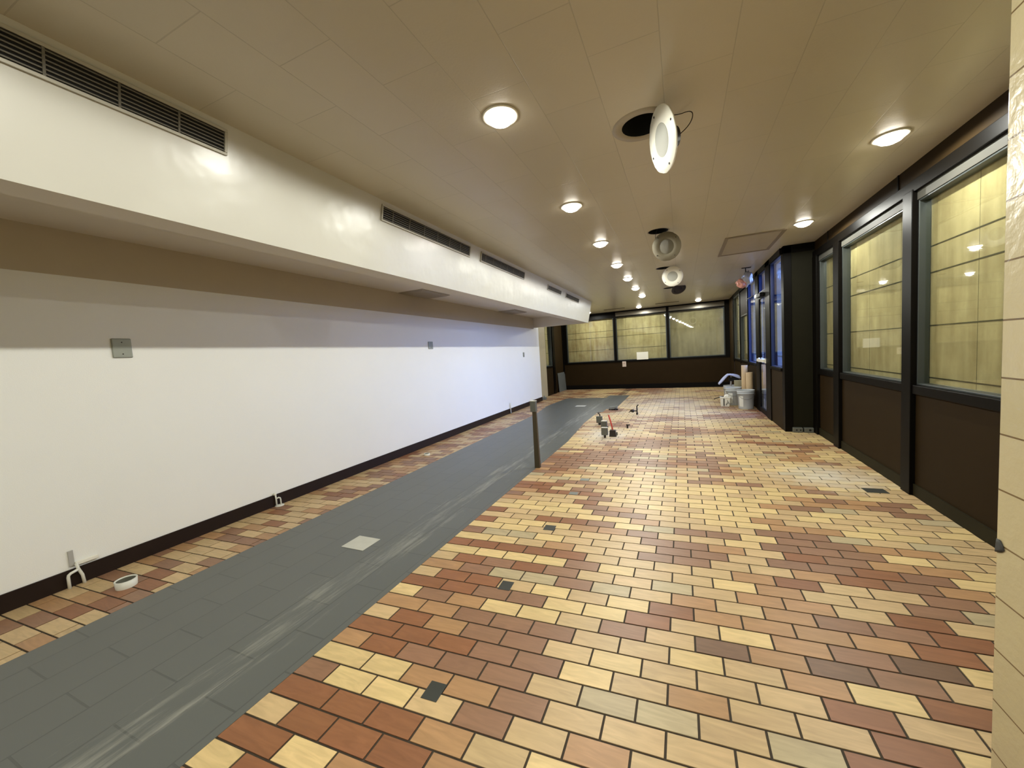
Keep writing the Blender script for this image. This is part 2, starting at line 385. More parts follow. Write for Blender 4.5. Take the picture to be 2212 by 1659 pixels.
def gpoly(pts): 
    top = [gb.bm.verts.new((x, y, 0.0012)) for x, y in pts]; bot = [gb.bm.verts.new((x, y, -0.003)) for x, y in pts]
    gb.bm.faces.new(top)
    for i in range(len(pts)):
        j = (i+1) % len(pts); gb.bm.faces.new((top[i], bot[i], bot[j], top[j]))
gpoly([(-3.03, YB), (-1.60, YB), (-1.60, 5.5), (-1.70, 7.0), (-1.70, 8.3), (-1.60, 8.3), (-1.60, 8.75), (-1.40, 8.75), (-1.40, 11.4), (-1.97, 11.4), (-1.97, 10.85), (-3.10, 10.85), (-3.2, 9.3), (-3.03, 8.0)])
gs = gb.build('painted_strip', grey_floor, fl); gs['label'] = 'grey painted lane of the floor'

# ------------------------------------------------------------------ ceiling with real holes
CANS = [(-0.85, -3.35), (-0.85, -2.0), (-0.85, -0.68), (-0.85, 0.65), (-0.85, 1.98), (-0.85, 3.44), (-0.85, 4.78), (-0.86, 6.12), (-0.86, 7.42), (-0.86, 8.72), (-0.85, 10.1),  # first three are added, unseen behind the viewer, to brighten the near end
        (-1.17, 12.62), (0.48, 12.45), (-2.77, 12.75), (1.30, 3.46), (1.29, 5.40)]
HOLES = [(-0.17, 2.47, 0.115), (-0.20, 4.71, 0.105), (-0.24, 6.91, 0.105), (-0.22, 9.3, 0.105)]
cu = bpy.data.curves.new('c', 'CURVE'); cu.dimensions = '2D'; cu.fill_mode = 'BOTH'
def spl(pts):
    sp = cu.splines.new('POLY'); sp.points.add(len(pts)-1)
    for p, q in zip(sp.points, pts): p.co = (q[0], q[1], 0, 1)
    sp.use_cyclic_u = True
spl([(-4.0, YB-0.1), (2.1, YB-0.1), (2.1, 6.62), (XV+0.22, 6.62), (XV+0.22, yf(XV+.22)+.1), (-4.0, yf(-4)+.1)])
for x, y in CANS: spl(arc(x, y, 0.082, 28))
for x, y, r_ in HOLES: spl(arc(x, y, r_, 28))
tmp = bpy.data.objects.new('tmp', cu); C.objects.link(tmp)
bpy.context.view_layer.update()
me = bpy.data.meshes.new_from_object(tmp.evaluated_get(bpy.context.evaluated_depsgraph_get()))
bpy.data.objects.remove(tmp); bpy.data.curves.remove(cu)
me.materials.clear(); me.materials.append(ceil_mat)
ceil = bpy.data.objects.new('ceiling', me); C.objects.link(ceil); ceil.location = (0, 0, ZC); struct(ceil)
cb = MB(); cb.box(-4.1, 2.3, YB-0.2, 14.0, ZC+0.30, ZC+0.36)
for (x0, x1, y0, y1) in ((-4.1, -3.95, YB-.2, 14), (2.15, 2.3, YB-.2, 14), (-4.1, 2.3, YB-.2, YB-.05), (-4.1, 2.3, 13.85, 14)): cb.box(x0, x1, y0, y1, ZC+0.01, ZC+0.30)
cb.build('ceiling_void', black_void, ceil)

# ------------------------------------------------------------------ left side
b = MB(); b.box(XL-0.15, XL, YB, 10.4, 0, 2.36); struct(b.build('wall_left', white_wall))
b = MB(); b.box(XL, XL+0.012, YB, 10.4, 0, 0.112); struct(b.build('baseboard_left', dark_base))
b = MB()  # soffit: slanted face, lip, sloped underside
prof = [(ST, ZC), (SB, ZS), (-2.385, ZS), (-2.385, 2.34), (XL-0.1, 2.34), (XL-0.1, ZC)]
A = [b.bm.verts.new((x, YB, z)) for x, z in prof]; B_ = [b.bm.verts.new((x, YS, z)) for x, z in prof]
for i in range(len(prof)):
    j = (i+1) % len(prof); f = b.bm.faces.new((A[i], A[j], B_[j], B_[i])); f.material_index = 1 if i in (1, 2, 3, 4) else 0
b.bm.faces.new(A); b.bm.faces.new(B_)
b.box(XL2, -2.385, YS-.13, YS, ZS, 2.345, mi=1)
struct(b.build('trim_1', [cream_gloss, soffit_under]))
b = MB(); b.box(XL, XL+.006, YB, YS-.13, 2.04, 2.34); struct(b.build('trim_11', mat('tan_wall_band', (0.50, 0.43, 0.31), .6, var=.04)))
# far part of the left side, set back a little: block pier, window bay, brown panel
pier = mat('tan_block_pier', (0.42, 0.36, 0.22), 0.5, var=0.08, nscale=10)
b = MB(); b.box(XL2-0.15, XL2, 10.4, 11.5, 0, ZC); struct(b.build('wall_left', pier))
wl = MB(); wl.box(XL2-.03, XL2, 11.5, 12.15, 0, 0.93); wl.box(XL2-.03, XL2, 12.35, yf(XL2), 0, ZC)
struct(wl.build('wall_left', brown_panel))

def seams(mb, axis, c, a0, a1, zs, vs, z0, z1, th=0.004):
    for z in zs: (mb.box(c-th, c, a0, a1, z-0.004, z+0.004) if axis == 'x' else mb.box(a0, a1, c-th, c, z-0.004, z+0.004))
def window(n, y0, y1, z0, z1, X, side=1, dep=0.055, fr=0.03, jamb=grey_frame, axis='x', frame=black_frame, back=.05):
    """one glazed opening; side=+1 when outdoors is towards +X (or +Y)"""
    root = struct(empty('window_%d' % n, ((X if axis == 'x' else (y0+y1)/2), ((y0+y1)/2 if axis == 'x' else X), z0)))
    o = root.location.copy()
    def bx(mb, a0, a1, d0, d1, c0, c1):
        d0, d1 = sorted((X+side*d0, X+side*d1))
        if axis == 'x': mb.box(d0-o.x, d1-o.x, a0-o.y, a1-o.y, c0-o.z, c1-o.z)
        else: mb.box(a0-o.x, a1-o.x, d0-o.y, d1-o.y, c0-o.z, c1-o.z)
    f = MB()
    for a0, a1, c0, c1 in ((y0, y0+fr, z0, z1), (y1-fr, y1, z0, z1), (y0+fr, y1-fr, z0, z0+fr), (y0+fr, y1-fr, z1-fr, z1)):
        bx(f, a0, a1, 0.002, dep+back, c0, c1)
    f.build('frame', jamb, root, bevel=0.003)
    p = MB(); bx(p, y0+fr-.004, y1-fr+.004, dep, dep+0.005, z0+fr-.004, z1-fr+.004); p.build('pane', glass, root)
    return root
window(1, 11.5, 12.15, 0.93, ZC-.05, XL2, side=-1, dep=0.05)
b = MB(); b.box(XL2-.1, XL2+.03, 12.15, 12.35, 0, ZC); b.box(XL2-.1, XL2+.03, yf(XL2)-.1, yf(XL2), 0.0, ZC); b.box(XL2-.1, XL2+.015, 11.5, 12.15, 0.88, 0.93); b.box(XL2-.08, XL2, 11.5, 12.15, ZC-.05, ZC)
struct(b.build('trim_2', black_frame))
def plywood(x0, x1, y0, y1, z0, z1, zs, label, horiz):
    t = MB(); t.box(x0, x1, y0, y1, z0, z1)
    o = t.build('plywood_board', ply); tag(o, label, 'board', 'plywood boards behind the glass')
    s = MB()
    for z in zs:
        if z0 < z < z1:
            if horiz == 'Y': s.box((x0 if x0 > 0 else x1)-.002, (x0 if x0 > 0 else x1)+.002, y0, y1, z-.005, z+.005)
            else: s.box(x0, x1, y0-.002, y0+.002, z-.005, z+.005)
    if horiz == 'Y':
        a = y0+0.35
        while a < y1: s.box((x0 if x0 > 0 else x1)-.0005, (x0 if x0 > 0 else x1)+.0005, a-.0015, a+.0015, z0, z1); a += 0.61
    else:
        a = x0+0.3
        while a < x1: s.box(a-.003, a+.003, y0-.0005, y0+.0005, z0, z1); a += 0.41
    s.build('board_joint', seam_mat, o)
    return o
plywood(XL2-.135, XL2-.115, 11.42, 12.2, .7, 2.7, (1.97, 1.77, 1.355), 'narrow strip of pale plywood behind the small window at far left', 'Y')

# ------------------------------------------------------------------ far wall
def fx(mb, x0, x1, d0, d1, z0, z1, mi=0):   # box on the slightly skewed far wall, depth d from its face
    lo = [(x0, yf(x0)+d0), (x1, yf(x1)+d0), (x1, yf(x1)+d1), (x0, yf(x0)+d1)]
    vb = [mb.bm.verts.new((x, y, z0)) for x, y in lo]; vt = [mb.bm.verts.new((x, y, z1)) for x, y in lo]
    for f in (vb[::-1], vt, *[(vb[i], vb[(i+1) % 4], vt[(i+1) % 4], vt[i]) for i in range(4)]):
        q = mb.bm.faces.new(f); q.material_index = mi
b = MB(); fx(b, XL2, XV, 0, .12, 0, .92); struct(b.build('wall_far', brown_panel))
b = MB(); fx(b, XL2, XV, -.012, 0, 0, .15); struct(b.build('baseboard_far', mat('black_kick', (0.004, 0.0035, 0.003), .6, spec=0.08)))
b = MB(); fx(b, XL2, XV, .0, .12, 2.40, ZC); fx(b, XL2, XV, -.012, 0, 2.57, ZC); fx(b, XL2, XV, -.015, 0, .90, .955)
for x0, x1 in ((-3.92, -3.74), (-2.08, -2.0), (-.42, -.34), (1.20, XV)): fx(b, x0, x1, -.03, .1, .93, ZC)
struct(b.build('trim_3', black_frame))
b = MB(); fx(b, -2.0, -.42, -.02, 0, 2.44, 2.565); fx(b, -.34, 1.2, -.02, 0, 2.44, 2.565)
struct(b.build('trim_4', mat('bronze_header_channel', (0.10, 0.085, 0.06), .35, metal=.3)))
for i, (x0, x1) in enumerate(((-3.74, -2.08), (-2.0, -.42), (-.34, 1.20))):
    root = struct(empty('window_%d' % (2+i), ((x0+x1)/2, yf((x0+x1)/2), .95)))
    o = Vector(root.location)
    f = MB()
    for a0, a1, c0, c1 in ((x0, x0+.025, .955, 2.44), (x1-.025, x1, .955, 2.44), (x0, x1, .955, .98), (x0, x1, 2.41, 2.44)): fx(f, a0, a1, .002, .07, c0, c1)
    for v in f.bm.verts: v.co -= o
    f.build('frame', grey_frame, root)
    p = MB(); fx(p, x0+.02, x1-.02, .04, .045, .975, 2.415)
    for v in p.bm.verts: v.co -= o
    p.build('pane', glass, root)
    s = MB(); fx(s, x0-.03, x1+.03, .16, .18, .7, 2.6)
    bd = s.build('plywood_board', (ply_warm, ply, ply_dark)[i])
    tag(bd, ('weathered plywood behind the far window nearest the left wall', 'pale plywood behind the middle far window with the white paper', 'darker plain plywood behind the far right window')[i], 'board', 'plywood boards behind the glass')
    if i < 2:
        s = MB()
        for z in (1.99, 1.78, 1.355): fx(s, x0-.03, x1+.03, .157, .16, z-.006, z+.006)
        a = x0+.3
        while a < x1: fx(s, a-.002, a+.002, .158, .16, .7, 2.6); a += .55
        s.build('board_joint', seam_mat, bd)

# ------------------------------------------------------------------ right side, near part (X = XR)
YC = 6.53
b = MB()
b.box(XR, XR+.12, YP+.005, YC, 0, .86)
struct(b.build('wall_right', brown_panel))
b = MB(); b.box(XR-.012, XR, YP, YC, 0, .095); struct(b.build('baseboard_right', olive_base))
b = MB(); b.box(XR-.004, XR+.14, YP-.4, YC, 2.47, ZC); struct(b.build('trim_5', brown_panel))
b = MB(); b.box(XR-.012, XR-.004, 4.32, 4.345, 2.47, ZC); b.box(XR-.012, XR-.004, 6.0, 6.02, 2.47, ZC)
b.box(XR-.03, XR+.14, YP-.4, YC, 2.38, 2.47)
b.box(XR-.025, XR+.14, YP-.4, YC, .825, .895)
for y0, y1 in ((4.05, 4.19), (5.58, 5.75), (6.36, YC)): b.box(XR-.035, XR+.072, y0, y1, 0, 2.40)
struct(b.build('trim_6', black_frame, bevel=.004))
b = MB(); b.box(XR-.004, XR+.12, YP-.4, 4.05, 2.315, 2.38); b.box(XR-.004, XR+.12, 4.19, 5.58, 2.315, 2.38); b.box(XR-.004, XR+.12, 5.75, 6.36, 2.315, 2.38)
struct(b.build('trim_7', mat('brushed_header_strip', (0.075, 0.073, 0.062), .6, spec=.2)))
for n, y0, y1, lab in ((5, YP-.4, 4.05, 'large plywood board behind the near right window beside the block wall'), (6, 4.19, 5.58, 'plywood board behind the middle right window with pale rectangle'), (7, 5.75, 6.36, 'narrow plywood board behind the slim window beside the column')):
    window(n, y0, y1, .895, 2.315, XR, 1, .04, .014, back=.03)
    if n == 5: plywood(XR+.075, XR+.095, YP+.01, y1+.06, .88, 2.36, (1.952, 1.754, 1.353, .952), lab, 'Y')
    else: plywood(XR+.075, XR+.095, y0-.06, y1+.06, .88, 2.36, (1.952, 1.754, 1.353, .952), lab, 'Y')

# column that ends the near bay
b = MB(); b.box(XV+.09, XR+.3, YC+.01, YC+.16, 0, ZC); struct(b.build('wall_right', column_panel))
b = MB(); b.box(XV, XV+.095, YC, YC+.14, 0, ZC); b.box(XV, XR, YC, YC+.1, 2.50, ZC)
struct(b.build('trim_8', black_frame, bevel=.004))

# ------------------------------------------------------------------ entrance wall (X = XV)
b = MB(); b.box(XV, XV+.10, 6.67, 7.40, 0, .86); b.box(XV, XV+.10, 8.70, 12.15, 0, .84)
b.box(XV, XV+.10, 12.25, yf(XV), 0, ZC); b.box(XV, XV+.10, 9.72, 10.85, 1.94, 2.50)
struct(b.build('wall_right', brown_panel))
b = MB(); b.box(XV-.02, XV+.14, 6.67, 7.40, .86, .90); b.box(XV-.02, XV+.14, 8.70, 12.15, .84, .88)
for y0, y1 in ((7.40, 7.74), (8.40, 8.70), (9.66, 9.74), (10.85, 10.95), (12.12, 12.27)): b.box(XV-.015, XV+.03, y0, y1, 0 if y0 < 9 else .8, ZC)
b.box(XV-.015, XV+.10, 6.67, 12.27, 2.52, ZC); b.box(XV, XV+.1, 7.74, 8.40, 2.14, 2.19)
struct(b.build('trim_9', black_frame, bevel=.003))
window(8, 6.67, 7.40, .90, 2.52, XV, 1, .02, .012, back=.04, jamb=sky_tinted_jamb)
window(9, 7.74, 8.40, 2.19, 2.52, XV, 1, .02, .012, back=.04, jamb=sky_tinted_jamb)
window(10, 8.70, 9.66, .88, 2.52, XV, 1, .02, .012, back=.04, jamb=sky_tinted_jamb)
window(11, 9.74, 10.85, .88, 1.94, XV, 1, .04, .025, back=.02)
window(12, 10.95, 12.12, .88, 2.52, XV, 1, .04, .025, back=.02)
# outer reveals of the entrance glazing, blue sky light put into their colour
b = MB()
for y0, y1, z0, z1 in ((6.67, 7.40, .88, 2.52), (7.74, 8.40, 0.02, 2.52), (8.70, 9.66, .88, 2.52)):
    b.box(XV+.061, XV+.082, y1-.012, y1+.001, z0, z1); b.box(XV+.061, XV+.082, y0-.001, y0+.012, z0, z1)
struct(b.build('trim_10', sky_tinted_jamb))
plywood(XV+.063, XV+.083, 9.70, 10.895, .882, 1.938, (1.355,), 'plywood behind the low window left of the buckets', 'Y')
plywood(XV+.063, XV+.083, 10.90, 12.24, .882, 2.518, (1.355,), 'greenish plywood behind the tall narrow window in the far right corner', 'Y')

# glass door
DX = XV-.012
dr = struct(empty('door_1', (DX, 8.07, 0))); dO = Vector(dr.location)
def dpart(name, m, boxes, bev=.003, parent=dr):
    q = MB()
    for (x0, x1, y0, y1, z0, z1) in boxes: q.box(x0-dO.x, x1-dO.x, y0-dO.y, y1-dO.y, z0, z1)
    return q.build(name, m, parent, bevel=bev)
dpart('door_frame', black_frame, [(DX, DX+.035, 7.745, 7.80, .01, 2.135), (DX, DX+.035, 8.345, 8.395, .01, 2.135), (DX, DX+.035, 7.80, 8.345, 2.07, 2.135), (DX, DX+.035, 7.80, 8.345, .01, .10)])
dpart('pane', glass, [(DX+.012, DX+.017, 7.795, 8.35, .095, 2.075)], 0)
pb = dpart('push_bar', white_plastic, [(DX-.045, DX-.012, 7.76, 8.38, .945, .995), (DX-.02, DX+.005, 7.76, 7.80, .93, 1.01), (DX-.02, DX+.005, 8.34, 8.38, .93, 1.01)])
pb['label'] = 'cream push bar'
dc = dpart('door_closer', black_frame, [(DX-.07, DX-.002, 7.80, 8.12, 2.075, 2.14)], .01)
q = MB(); q.tube([(DX-.03-dO.x, 8.10-dO.y, 2.15), (DX-.06-dO.x, 8.6-dO.y, 2.165), (DX-.06-dO.x, 9.3-dO.y, 2.18)], .009); q.build('closer_arm', black_frame, dc)
q = MB(); q.box(DX-.075-dO.x, DX-.03-dO.x, 8.12-dO.y, 8.30-dO.y, 2.09, 2.15); q.build('closer_bracket', white_plastic, dc, bevel=.006)

# ------------------------------------------------------------------ near block wall beside the camera, back wall
b = MB(); b.box(XP, 2.1, YB, YP, 0, ZC); bw = struct(b.build('wall_right', block, bevel=.006))
b = MB(); b.box(-4.0, 2.1, YB-.15, YB, 0, ZC); struct(b.build('wall_back', white_wall))
q = MB(); q.lathe([(.014, 0), (.018, .002), (.010, .005)], (XP, 1.315, .775), (-1, 0, 0), 9, jag=.8); ch = q.build('chip', mat('dark_chip', (0.05, 0.05, 0.045), .8), bw)

# ------------------------------------------------------------------ outdoors beyond the entrance
b = MB(); b.box(XV+.3, 40, -10, 60, -.25, -.05); struct(b.build('floor_outside', pavement))
b = MB()
b.box(3.3, 3.34, 8.5, 24, .68, .74)
y = 8.6
while y < 24: b.box(3.30, 3.34, y, y+.04, -.05, .62); y += 1.5
tag(b.build('handrail', white_plastic), 'pale handrail outside seen through the entrance glass', 'railing')
b = MB(); b.box(XR+.31, 6.0, 6.55, 6.66, -.05, 3.0)
struct(b.build('wall_outside', mat('outside_block', (0.3, 0.28, 0.22), .8)))

# ------------------------------------------------------------------ recessed ceiling lamps
can_dark = mat('lamp_housing', (0.5, 0.48, 0.42), .3, metal=.5)
def make_can(x, y, label):
    root = thing('recessed_ceiling_light', (x, y, ZC), label, 'ceiling light', 'recessed ceiling lights')
    q = MB(); q.lathe([(.082, 0), (.096, 0), (.098, -.004), (.094, -.008), (.080, -.006), (.080, 0.0)], seg=36, cap0=False, cap1=False); q.build('trim_ring', white_plastic, root)
    q = MB(); q.lathe([(.081, 0.0), (.081, .12), (.03, .14)], seg=28, cap0=False); q.build('housing', can_dark, root)
    q = MB(); q.lathe([(.078, -.003), (.072, -.018), (.056, -.033), (.030, -.044), (.006, -.047)], seg=36); q.build('lens', lens_mat, root)
    return root
def lamp(root):
    l = bpy.data.lights.new('lamp', 'AREA'); l.shape = 'DISK'; l.size = .11; l.energy = LAMP_W; l.color = LAMP_COL
    o = bpy.data.objects.new('lamp', l); C.objects.link(o); o.parent = root; o.location = (0, 0, -.052)
    l = bpy.data.lights.new('bulb', 'SPOT'); l.spot_size = math.radians(180); l.spot_blend = .14; l.shadow_soft_size = .012; l.energy = BULB_W; l.color = LAMP_COL
    o = bpy.data.objects.new('bulb', l); C.objects.link(o); o.parent = root; o.location = (0, 0, -.060)
for (x, y), lab in zip(CANS, (
    'unseen ceiling light added at the back end of the long row, behind the viewer', 'unseen ceiling light added second from the back wall', 'unseen ceiling light added third from the back wall',
    'lit recessed ceiling light overhead nearest the viewer in the long row', 'lit recessed ceiling light, largest in view, left of the first hanging speaker',
    'second visible lit recessed light of the long row', 'third visible lit recessed light of the long row', 'fourth visible lit recessed light, level with the second hanging speaker',
    'fifth visible lit recessed light of the long row', 'sixth visible lit recessed light of the long row', 'seventh and farthest lit recessed light of the long row',
    'lit recessed light by the middle far window', 'lit recessed light above the far right window', 'lit recessed light at the far left beyond the soffit',
    'lit recessed light at upper right near the windows', 'lit recessed light on the right beside the ceiling access panel')):
    lamp(make_can(x, y, lab))

# ------------------------------------------------------------------ speakers pulled out of the ceiling
grille = mat('speaker_grille_mesh', (0.43, 0.43, 0.38), .55, var=.05, bump=.5, bscale=900)
grille_tan = mat('tan_speaker_grille', (0.12, 0.105, 0.065), .55, var=.05, bump=.5, bscale=900)
ringm = mat('bare_ceiling_ring', (0.42, 0.37, 0.29), .6, var=.06)
def speaker(c, n, a, rad, face, gm, hole, label, wire, dark=None):
    n = Vector(n).normalized(); c = Vector(c)
    root = thing('ceiling_speaker', c, label, 'speaker', 'speakers hanging from the ceiling')
    q = MB(); q.lathe([(rad*.985, -.004), (rad, 0), (rad*.99, .004), (rad*.55, .009), (rad*.52, .006)], axis=n, seg=48, jag=.02); q.build('face_plate', face, root)
    q = MB(); q.lathe([(rad*.50, .0058), (rad*.48, .0072), (rad*.02, .0078)], axis=n, seg=36); q.build('grille', gm, root)
    q = MB(); q.lathe([(rad*.72, -.004), (rad*.66, -.02), (rad*.42, -.05), (rad*.30, -.055), (rad*.30, -.075), (.004, -.077)], axis=n, seg=32); q.build('driver', dark_metal, root)
    t = (Vector(a)-n*n.dot(Vector(a))).normalized(); s = n.cross(t)
    for k in range(4):
        an = math.radians(35+90*k)
        p = (t*math.cos(an)+s*math.sin(an))*rad*.86+n*.004
        q = MB(); q.lathe([(.006, 0), (.006, .003), (.003, .005)], p, n, 10); q.build('screw', dark_metal, root)
    q = MB(); P = [Vector(p)-c for p in wire]
    # smooth the wire
    for _ in range(3):
        P = [P[0]]+[x for u_, v_ in zip(P, P[1:]) for x in (u_.lerp(v_, .25), u_.lerp(v_, .75))]+[P[-1]]
    q.tube(P, .0025, 6); q.build('wire', dark_metal, root)
    hx, hy, hr = hole
    q = MB(); q.lathe([(hr, -.0), (hr, -.001), (hr*(1.47 if hr > .11 else 1.12), -.001), (hr*(1.47 if hr > .11 else 1.12), 0)], (hx, hy, ZC), seg=40, cap0=False, cap1=False); q.lathe([(hr, 0), (hr, .2)], (hx, hy, ZC), seg=32, cap0=False)
    rg = q.build('ceiling_opening', [ringm]); tag(rg, 'round dark speaker cut-out in the ceiling %s' % label[1], 'opening') if False else None
    return root, rg
tv = Vector((.02, -.9, -.43)).normalized()
sp = []
sp.append(speaker((-.06, 2.32, 2.425), math.cos(1.13)*tv+math.sin(1.13)*Vector((-1, 0, 0)), (0, -.43, .9), .163, white_plastic, grille, HOLES[0],
        'round white speaker hanging nearest, turned nearly edge-on', [(-.03, 2.38, 2.43), (.08, 2.40, 2.50), (.10, 2.42, 2.59), (.0, 2.46, 2.60), (-.1, 2.47, 2.66)]))
sp.append(speaker((-.12, 4.7, 2.425), (-.25, -.9, -.30), (0, 0, 1), .155, tan_paint, grille_tan, HOLES[1],
        'tan painted round speaker hanging second from the viewer', [(-.14, 4.75, 2.5), (-.25, 4.73, 2.52), (-.2, 4.71, 2.66)]))
sp.append(speaker((-.10, 6.82, 2.44), (-.05, -.93, -.20), (0, 0, 1), .157, white_plastic, grille, HOLES[2],
        'round white speaker hanging third, facing the viewer flat on', [(-.1, 6.87, 2.5), (-.2, 6.9, 2.56), (-.24, 6.91, 2.66)]))
sp.append(speaker((-.02, 9.22, 2.545), (.25, -.55, -.80), (0, 0, 1), .150, dark_metal, dark_metal, HOLES[3],
        'dark speaker hanging farthest, tilted under its ceiling hole', [(-.05, 9.27, 2.57), (-.15, 9.3, 2.58), (-.22, 9.3, 2.68)]))
for (r_, rg), lab in zip(sp, ('round dark speaker hole in the ceiling nearest the viewer', 'dark speaker hole above the tan hanging speaker', 'thin dark speaker hole behind the flat white speaker', 'farthest dark speaker hole in the ceiling')):
    tag(rg, lab, 'ceiling opening', 'speaker holes in the ceiling')
    rg.data.materials.clear(); rg.data.materials.append(ringm); rg.data.materials.append(black_void)
    for p in rg.data.polygons:
        if p.center.z > ZC+.01 : p.material_index = 1

# ceiling access panel
root = thing('access_panel', (.85, 6.06, ZC), 'tan framed access panel in the ceiling near the entrance', 'ceiling panel')
b = MB()
for x0, x1, y0, y1 in ((-.32, .32, -.53, -.49), (-.32, .32, .49, .53), (-.32, -.28, -.49, .49), (.28, .32, -.49, .49)): b.box(x0, x1, y0, y1, -.012, .0)
b.build('frame', mat('brown_panel_frame', (0.24, 0.195, 0.135), .5), root, bevel=.002)
b = MB(); b.box(-.285, .285, -.495, .495, -.006, -.001); b.build('panel', mat('tan_access_door', (0.42, 0.365, 0.255), .45), root)
# thin linear grilles in the ceiling by the far windows
slotm = mat('dark_slot', (0.05, 0.04, 0.025), .6)
for i, (x, y, lab) in enumerate(((-1.9, 12.5, 'thin dark ceiling slot by the far windows, on the left'), (-.35, 12.3, 'thin dark ceiling slot by the far windows, on the right'))):
    b = MB(); b.box(-.32, .32, -.05, .05, -.006, 0)
    o = b.build('ceiling_slot', slotm); o.location = (x, y, ZC); tag(o, lab, 'vent', 'ceiling slots by the far windows')

# ------------------------------------------------------------------ soffit vents
vframe = mat('vent_frame_grey', (0.42, 0.40, 0.34), .45, metal=.2)
vslat = mat('vent_slat', (0.13, 0.12, 0.095), .5, metal=.2)
tdir = Vector((SB-ST, 0, ZS-ZC)).normalized()        # down the slanted face
ndir = Vector((-tdir.z*-1, 0, 0)); ndir = Vector((0, 1, 0)).cross(tdir).normalized()
if ndir.x < 0: ndir = -ndir
def vent(y0, y1, d0, d1, label, step):
    o = Vector((ST, (y0+y1)/2, ZC))
    root = thing('air_vent', o, label, 'air vent', 'air vents along the soffit')
    def pb_(mb, a0, a1, t0, t1, n0, n1):
        vs = []
        for nn in (n0, n1):
            for tt in (t0, t1):
                for aa in (a0, a1): vs.append(mb.bm.verts.new(tdir*tt+ndir*nn+Vector((0, aa-o.y, 0))))
        for f in ((0,2,3,1),(4,5,7,6),(0,1,5,4),(2,6,7,3),(0,4,6,2),(1,3,7,5)): mb.bm.faces.new([vs[i] for i in f])
    f = MB(); w_ = .014
    for a0, a1, t0, t1 in ((y0, y1, d0, d0+w_), (y0, y1, d1-w_, d1), (y0, y0+w_, d0+w_, d1-w_), (y1-w_, y1, d0+w_, d1-w_)): pb_(f, a0, a1, t0, t1, .0, .012)
    f.build('frame', vframe, root, bevel=.002)
    q = MB(); pb_(q, y0+w_, y1-w_, d0+w_, d1-w_, .0005, .002); q.build('backing', black_void, root)
    s = MB(); n = 6
    for k in range(n):
        t_ = d0+w_+(k+.5)*(d1-d0-2*w_)/n
        pb_(s, y0+w_, y1-w_, t_-.0028, t_+.0028, .002, .008)
    s.build('louvre', vslat, root)
    a = y1-.21
    while a > y0+.05:
        s = MB(); pb_(s, a-.004, a+.004, d0+w_, d1-w_, .003, .010); a -= .21
        s.build('divider', vslat, root)
vent(-.55, 1.335, .03, .155, 'long grey air vent on the soffit nearest the viewer', 1)
vent(2.46, 3.85, .03, .155, 'long grey air vent, second along the soffit', 1)
vent(4.10, 5.48, .035, .15, 'grey air vent, third along the soffit', 1)
vent(6.58, 7.42, .06, .155, 'short dark air vent, first of the two small ones at the far end', 1)
vent(7.75, 8.85, .06, .165, 'short dark air vent nearest the far end of the soffit', 1)
# grilles under the soffit
def zund(x): return 2.34
for x0, x1, y0, y1, lab in ((-3.70, -3.28, 4.5, 5.2, 'brown square diffuser under the soffit, nearer one'), (-3.70, -3.29, 7.8, 8.5, 'brown square diffuser under the soffit, farther one')):
    o = Vector(((x0+x1)/2, (y0+y1)/2, zund((x0+x1)/2)))
    b = MB(); hx, hy = (x1-x0)/2, (y1-y0)/2
    b.rings([[(-hx, -hy, .012), (hx, -hy, .012), (hx, hy, .012), (-hx, hy, .012)], [(-hx, -hy, -.006), (hx, -hy, -.006), (hx, hy, -.006), (-hx, hy, -.006)], [(-hx*.8, -hy*.88, -.022), (hx*.8, -hy*.88, -.022), (hx*.8, hy*.88, -.022), (-hx*.8, hy*.88, -.022)]], smooth=False)
    ob = b.build('diffuser', mat('brown_diffuser', (0.30, 0.25, 0.18), .5)); ob.location = o; tag(ob, lab, 'diffuser', 'diffusers under the soffit')

# ------------------------------------------------------------------ things on the left wall
plm = mat('grey_cover_plate', (0.26, 0.27, 0.23), .4, metal=.3)
for y0, y1, z0, z1, lab in ((1.37, 1.48, 1.49, 1.63, 'square grey cover plate on the white wall nearest the viewer'), (5.13, 5.25, 1.525, 1.645, 'square grey cover plate on the white wall in the middle'), (9.13, 9.22, 1.29, 1.41, 'small grey cover plate near the far end of the white wall')):
    root = thing('cover_plate', (XL, (y0+y1)/2, (z0+z1)/2), lab, 'cover plate')
    h, v = (y1-y0)/2, (z1-z0)/2
    b = MB(); b.box(0, .012, -h, h, -v, v); b.build('plate', plm, root, bevel=.006)
    for sgn in (-1, 1):
        b = MB(); b.lathe([(.004, .0115), (.004, .0145), (.002, .0155)], (0, 0, sgn*v*.6), (1, 0, 0), 10); b.build('screw', dark_metal, root)

X0 = XL+.03
root = thing('pipe_stub', (X0, 1.05, 0), 'white looped pipe stub against the baseboard nearest the viewer', 'pipe', 'pipe stubs along the left baseboard')
b = MB(); b.tube([(0, .02, 0), (0, .015, .06), (0, .0, .11), (-.005, -.004, .145)], .0085, 12); b.build('pipe', pvc, root)
b = MB(); b.tube([(.004, -.05, 0), (.004, -.05, .075), (.004, -.047, .088), (.004, -.036, .096), (.002, 0, .105)], .0085, 12); b.build('loop', pvc, root)
b = MB(); b.box(-.028, -.012, -.005, .105, .128, .152); b.build('wall_bracket', white_plastic, root, bevel=.004)
b = MB(); b.box(-.0295, -.022, -.03, -.005, .13, .235); b.build('shadow_plate', mat('painted_shadow_grey', (0.40, 0.39, 0.36), .6), root, bevel=.002)  # grey strip stands in for the shadow on the wall
root = thing('pipe_stub', (X0, 2.42, 0), 'white h-shaped pipe stub on a small base, middle of the left baseboard', 'pipe', 'pipe stubs along the left baseboard')
b = MB(); b.tube([(-.004, -.012, 0), (-.004, -.012, .07), (-.006, -.014, .125)], .0075, 12); b.build('pipe', pvc, root)
